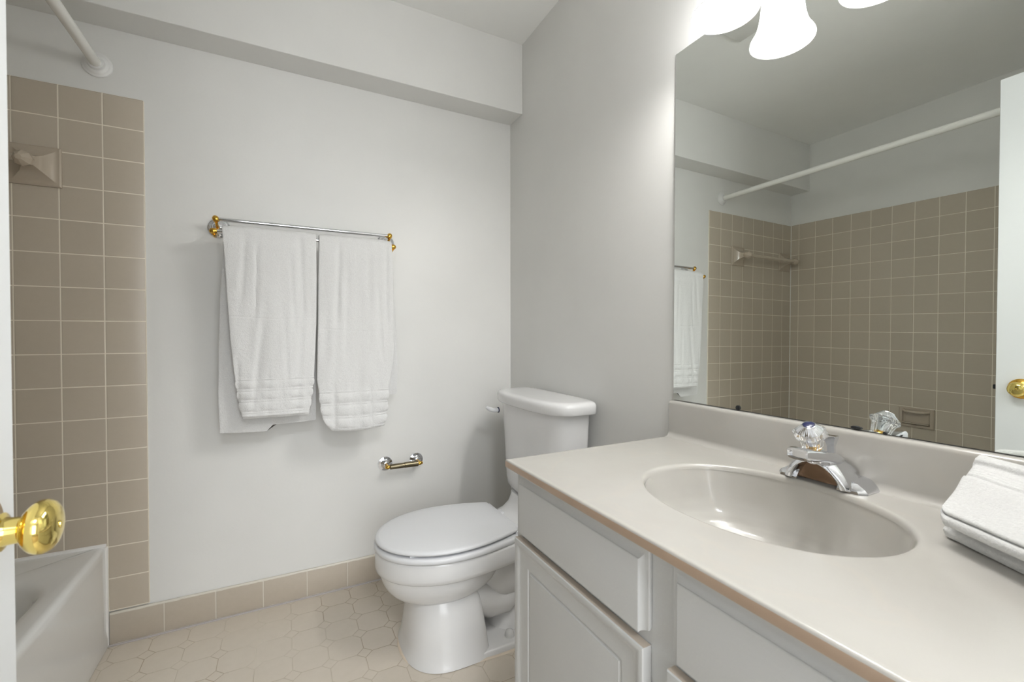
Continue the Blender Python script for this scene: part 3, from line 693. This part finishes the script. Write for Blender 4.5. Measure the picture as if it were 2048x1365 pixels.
# ------------------------------------------------------------------ vanity light
vl = thing('vanity_light', 'three-arm vanity light with white glass bell shades above the mirror', 'wall light', (0, SHADE_Y[1], 1.98))
mk('back_plate', box(-.022, XR-.0005, SHADE_Y[1]-.30, SHADE_Y[1]+.30, 1.945, 2.045, .006, 3), M_chrome_s, vl)
for yy in SHADE_Y:
    mk('arm', tube([(-.02, yy, 1.995), (-.055, yy, 2.004), (-.09, yy, 2.002), (SHADE_X, yy, 1.985), (SHADE_X, yy, 1.955)], .006, 14), M_chrome_s, vl)
    hd = mk('lamp_holder', lathe([(0, .012), (.002, .021), (.010, .024), (.03, .0245), (.034, .022)], (SHADE_X, yy, 1.962), (0, 0, -1), 32), M_chrome_s, vl)
    outer = [(1.937, .030), (1.925, .037), (1.905, .0425), (1.880, .0455), (1.855, .048), (1.835, .051), (1.818, .0555), (1.805, .061), (1.795, .0672), (1.789, .0705), (1.785, .0718), (1.7825, .0708)]
    inner = [(1.7835, .0690), (1.7875, .0680), (1.794, .0640), (1.805, .058), (1.82, .0525), (1.85, .045), (1.90, .039), (1.925, .033), (1.935, .027)]
    prof = [(SHADE_Z-1.785+z, r) for z, r in outer+inner]
    ls = mk('lamp_shade', lathe([(z, r) for z, r in prof], (SHADE_X, yy, 0), (0, 0, 1), 56, cap=False), [M_shade, M_shade_in, M_shade_lip], vl, angle=80)
    for f in ls.data.polygons:
        k = f.index//56
        f.material_index = 0 if k < 9 else 2 if 10 <= k <= 13 else 1
    mk('light_bulb', lathe([(0, .004), (.003, .014), (.012, .023), (.026, .028), (.042, .027), (.056, .020), (.068, .014), (.085, .013)], (SHADE_X, yy, 1.845), (0, 0, 1), 24), M_bulb, vl)

# ------------------------------------------------------------------ ceiling fittings
ef = thing('ceiling_vent', 'square white exhaust vent on the ceiling, seen in the mirror between the lamp shades', 'vent', (-.74, -.74, H))
mk('housing', box(-.862, -.60, -.873, -.611, H-.006, H-.0003, .002, 1), M_cream, ef)
mk('cover', box(-.846, -.616, -.857, -.627, H-.022, H-.0058, .004, 2), M_cream, ef)

# ------------------------------------------------------------------ faucet
fc = thing('faucet', 'chrome single-handle faucet with clear crystal knob behind the sink', 'faucet', (-.07, -1.472, ZT))
FY = -1.4715
# base with chunky bevelled wings
def wing(sg):
    def q(d, z, i): return [Vector((x, FY+sg*y, z)) for x, y in ((-.026+i*.4, .036), (-.026+i*.6, d-.006-i), (-.033-.0+i, d-i), (-.074-i*.0+.0, d-i), (-.086+i*1.1, d-.010-i), (-.088+i*1.1, .036))]
    return loft([q(.0800, ZT+.0003, 0), q(.0800, ZT+.0035, .0005), q(.0785, ZT+.0085, .003), q(.073, ZT+.0165, .009), q(.066, ZT+.0195, .015)])
for sg in (1, -1): mk('base_wing', wing(sg), M_chrome, fc, angle=30)
# arched hood over the base: outer bell curve, inner arch, sloped front rim
NH = 48
def bell(w, h, t, p): 
    y = w*(2*t-1); return y, ZT+.0035+h*max(0, 1-abs(2*t-1)**p)**.75
def hring(x, w, h, p, sk=0): return [Vector((x-sk*max(0, 1-(2*t-1)**2), FY+bell(w, h, t, p)[0], bell(w, h, t, p)[1])) for t in (i/NH for i in range(NH+1))]
hr = [hring(-.028, .054, .040, 2.0), hring(-.030, .0565, .046, 2.0), hring(-.055, .0595, .055, 1.9, .0), hring(-.082, .0605, .0585, 1.8, .004), hring(-.090, .0580, .0560, 1.8, .006), hring(-.0945, .0520, .0500, 1.9, .008), hring(-.0960, .0470, .0440, 2.0, .009), hring(-.0945, .0445, .0410, 2.1, .009), hring(-.076, .0425, .0385, 2.2, .003)]
hv, hf = loft(hr, False, False, closed=False)
mk('hood', (hv, hf), M_chrome, fc, angle=50)
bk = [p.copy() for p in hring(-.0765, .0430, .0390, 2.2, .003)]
mk('inner_wall', loft([bk, [Vector((p.x+.004, p.y, p.z)) for p in bk]]), simple('painted_dark_reflection', (.11, .07, .045), .12, 1.0), fc, smooth=False)['label'] = 'recessed face under the spout, dark reflection put into its colour'  # brown colour stands in for the dark reflection in the chrome
# spout
def spr(x, y, z, hw, hh):
    R = []
    for q in range(40):
        t = 2*PI*q/40; c, d = math.cos(t), math.sin(t)
        R.append(Vector((x, y+hw*math.copysign(abs(c)**.45, c), z+hh*math.copysign(abs(d)**.5, d))))
    return R
mk('spout', loft([spr(-.036, FY-.001, ZT+.040, .020, .006), spr(-.050, FY-.003, ZT+.0465, .0270, .0095), spr(-.070, FY-.007, ZT+.0535, .0285, .0105), spr(-.095, FY-.011, ZT+.0595, .0270, .0108), spr(-.125, FY-.0155, ZT+.0660, .0240, .0105), spr(-.160, FY-.019, ZT+.0715, .0205, .0110), spr(-.181, FY-.0215, ZT+.0755, .0190, .0112), spr(-.1865, FY-.022, ZT+.0755, .0178, .0100), spr(-.1855, FY-.022, ZT+.075, .0135, .0068), spr(-.182, FY-.022, ZT+.075, .013, .0062)]), M_chrome, fc, angle=32)
KC = Vector((-.1375, -1.489, ZT+.1010)); KD = Vector((-.48, -.10, 1)).normalized(); KO = KC-KD*.037
mk('stem_collar', lathe([(-.014, .0150), (.004, .0165), (.007, .0165), (.009, .0135), (.013, .0125), (.014, .009)], KO, KD, 32), M_chrome, fc)
kb = mk('handle', lathe([(.0145, .0120), (.0140, .0155), (.017, .0170), (.024, .0182), (.031, .0195), (.036, .0210), (.040, .0240), (.0425, .0268), (.0455, .0272), (.048, .0250), (.0500, .0222), (.0505, .0205), (.046, .0185), (.038, .0160), (.028, .0140), (.020, .0125), (.0165, .0110)], KO, KD, 96, cap=False,
    mod=lambda k, a: 1+(.055*math.cos(6*a) if 5 <= k <= 9 else .010*math.cos(24*a) if k < 11 else .02*math.cos(16*a))), M_crystal, fc, angle=25)
kb['label'] = 'clear crystal handle skirt'
mk('brass_core', lathe([(.0120, .0105), (.0195, .0100)], KO, KD, 20), M_brass, kb)
mk('core', lathe([(.0195, .0085), (.048, .0120)], KO, KD, 20), M_chrome, kb)
mk('handle_cap', lathe([(.0480, .0205), (.0500, .0212), (.0515, .0205), (.0600, .0128), (.0610, .0120), (.0625, .0114), (.0628, .0100), (.0618, .0094)], KO, KD, 144, mod=lambda k, a: 1+(.016*math.cos(36*a) if k in (1, 2, 3) else 0)), M_chrome, kb, angle=20)
mk('index_button', lathe([(.0615, .0092), (.0634, .0088), (.0640, .006), (.0641, .001)], KO, KD, 28), M_blue, kb)['label'] = 'dark blue index button'
LR = Vector((-.062, -1.486, ZT+.052))
mk('lift_knob', loft([[LR+Vector((a*.003, b*.006, 0)) for a, b in ((-1, -1), (1, -1), (1, 1), (-1, 1))], [LR+Vector((-.002+a*.003, b*.006, .022)) for a, b in ((-1, -1), (1, -1), (1, 1), (-1, 1))], [LR+Vector((-.004+a*.007, b*.011, .040)) for a, b in ((-1, -1), (1, -1), (1, 1), (-1, 1))], [LR+Vector((-.004+a*.007, b*.011, .043)) for a, b in ((-1, -1), (1, -1), (1, 1), (-1, 1))]]), M_chrome, fc, angle=30)

# ------------------------------------------------------------------ folded towels on the counter
def folded(A, B, e1, L, prof, ex=0.0, seed=0.0, NS=60, taper=.006):
    """A->B: the short side; e1: direction of the long side; prof: closed list of (q 0..1, z) round the section"""
    A, B, e1 = Vector(A), Vector(B), Vector(e1).normalized(); R = []
    P = []
    for i in range(len(prof)):                                   # resample the outline finely
        (q0, z0), (q1, z1) = prof[i], prof[(i+1) % len(prof)]
        m = max(1, int(math.hypot((q1-q0)*(B-A).length, z1-z0)/.0016))
        for j in range(m): P.append((q0+(q1-q0)*j/m, z0+(z1-z0)*j/m))
    zc = sum(z for q, z in P)/len(P); qc = sum(q for q, z in P)/len(P)
    for _ in range(2):
        P = [((P[i-1][0]+2*P[i][0]+P[(i+1) % len(P)][0])/4, (P[i-1][1]+2*P[i][1]+P[(i+1) % len(P)][1])/4) for i in range(len(P))]
    sts = [-.004, -.002, 0.0, .004]+[.01+(L-.01)*k/NS for k in range(NS+1)]+[L+.003]
    for s in sts:
        sc = .55 if s == -.004 else .84 if s == -.002 else .96 if s == 0 else 1.0
        if s > L: sc = .8
        r = []
        for q, z in P:
            z2 = zc+(z-zc)*sc; q2 = qc+(q-qc)*(1-(1-sc)*.06)
            p = A+(B-A)*q2+e1*s
            nn = mnoise.noise(Vector((p.x*18+seed, p.y*18, z*25)))*.0022
            p.z = max(z2+nn*(1 if z > zc else .3), ZT+.0004)
            r.append(p)
        R.append(r)
    return loft(R)
E1 = (-.50, -.866, 0)
lo_prof = [(0, ZT+.001), (-.02, ZT+.006), (-.03, ZT+.011), (-.01, ZT+.0155), (.03, ZT+.017), (.01, ZT+.019), (.0, ZT+.0215), (.03, ZT+.0245), (.10, ZT+.0250), (.9, ZT+.0250), (.98, ZT+.023), (1.0, ZT+.015), (1.0, ZT+.001)]
lw = mk('folded_towel', folded((-.165, -1.686, 0), (-.030, -1.686, 0), E1, .37, lo_prof, seed=3), M_towel, base=(-.2, -1.8, ZT))
tag(lw, 'white hand towel folded flat at the bottom of the counter stack', 'towel', 'folded towels on the counter')
z0 = ZT+.030
up_prof = [(0.04, z0-.004), (-.03, z0-.003), (-.055, z0+.000), (-.062, z0+.004), (-.055, z0+.008), (-.03, z0+.0105), (.02, z0+.0100), (.02, z0+.0112), (-.02, z0+.0125), (-.025, z0+.0150), (0, z0+.0170), (.04, z0+.0190), (.25, z0+.0325), (.49, z0+.0510), (.515, z0+.0505), (.525, z0+.0450),
    (.58, z0+.0500), (.588, z0+.0475), (.60, z0+.0475), (.608, z0+.0515), (.628, z0+.0530), (.635, z0+.0508), (.642, z0+.0535), (.66, z0+.0550), (.667, z0+.0528), (.674, z0+.0555), (.70, z0+.0570), (.707, z0+.0550), (.714, z0+.0575), (.80, z0+.0620), (.802, z0+.0685), (.83, z0+.0715), (.97, z0+.073), (1.01, z0+.069), (1.03, z0+.05), (1.0, z0+.01), (.9, z0+.0095)]
uw = mk('folded_towel', folded((-.190, -1.6925, 0), (-.0330, -1.682, 0), E1, .36, up_prof, seed=8), M_towel, base=(-.2, -1.8, ZT+.03))
tag(uw, 'thick white folded towel with ribbed band on top of the counter stack', 'towel', 'folded towels on the counter')
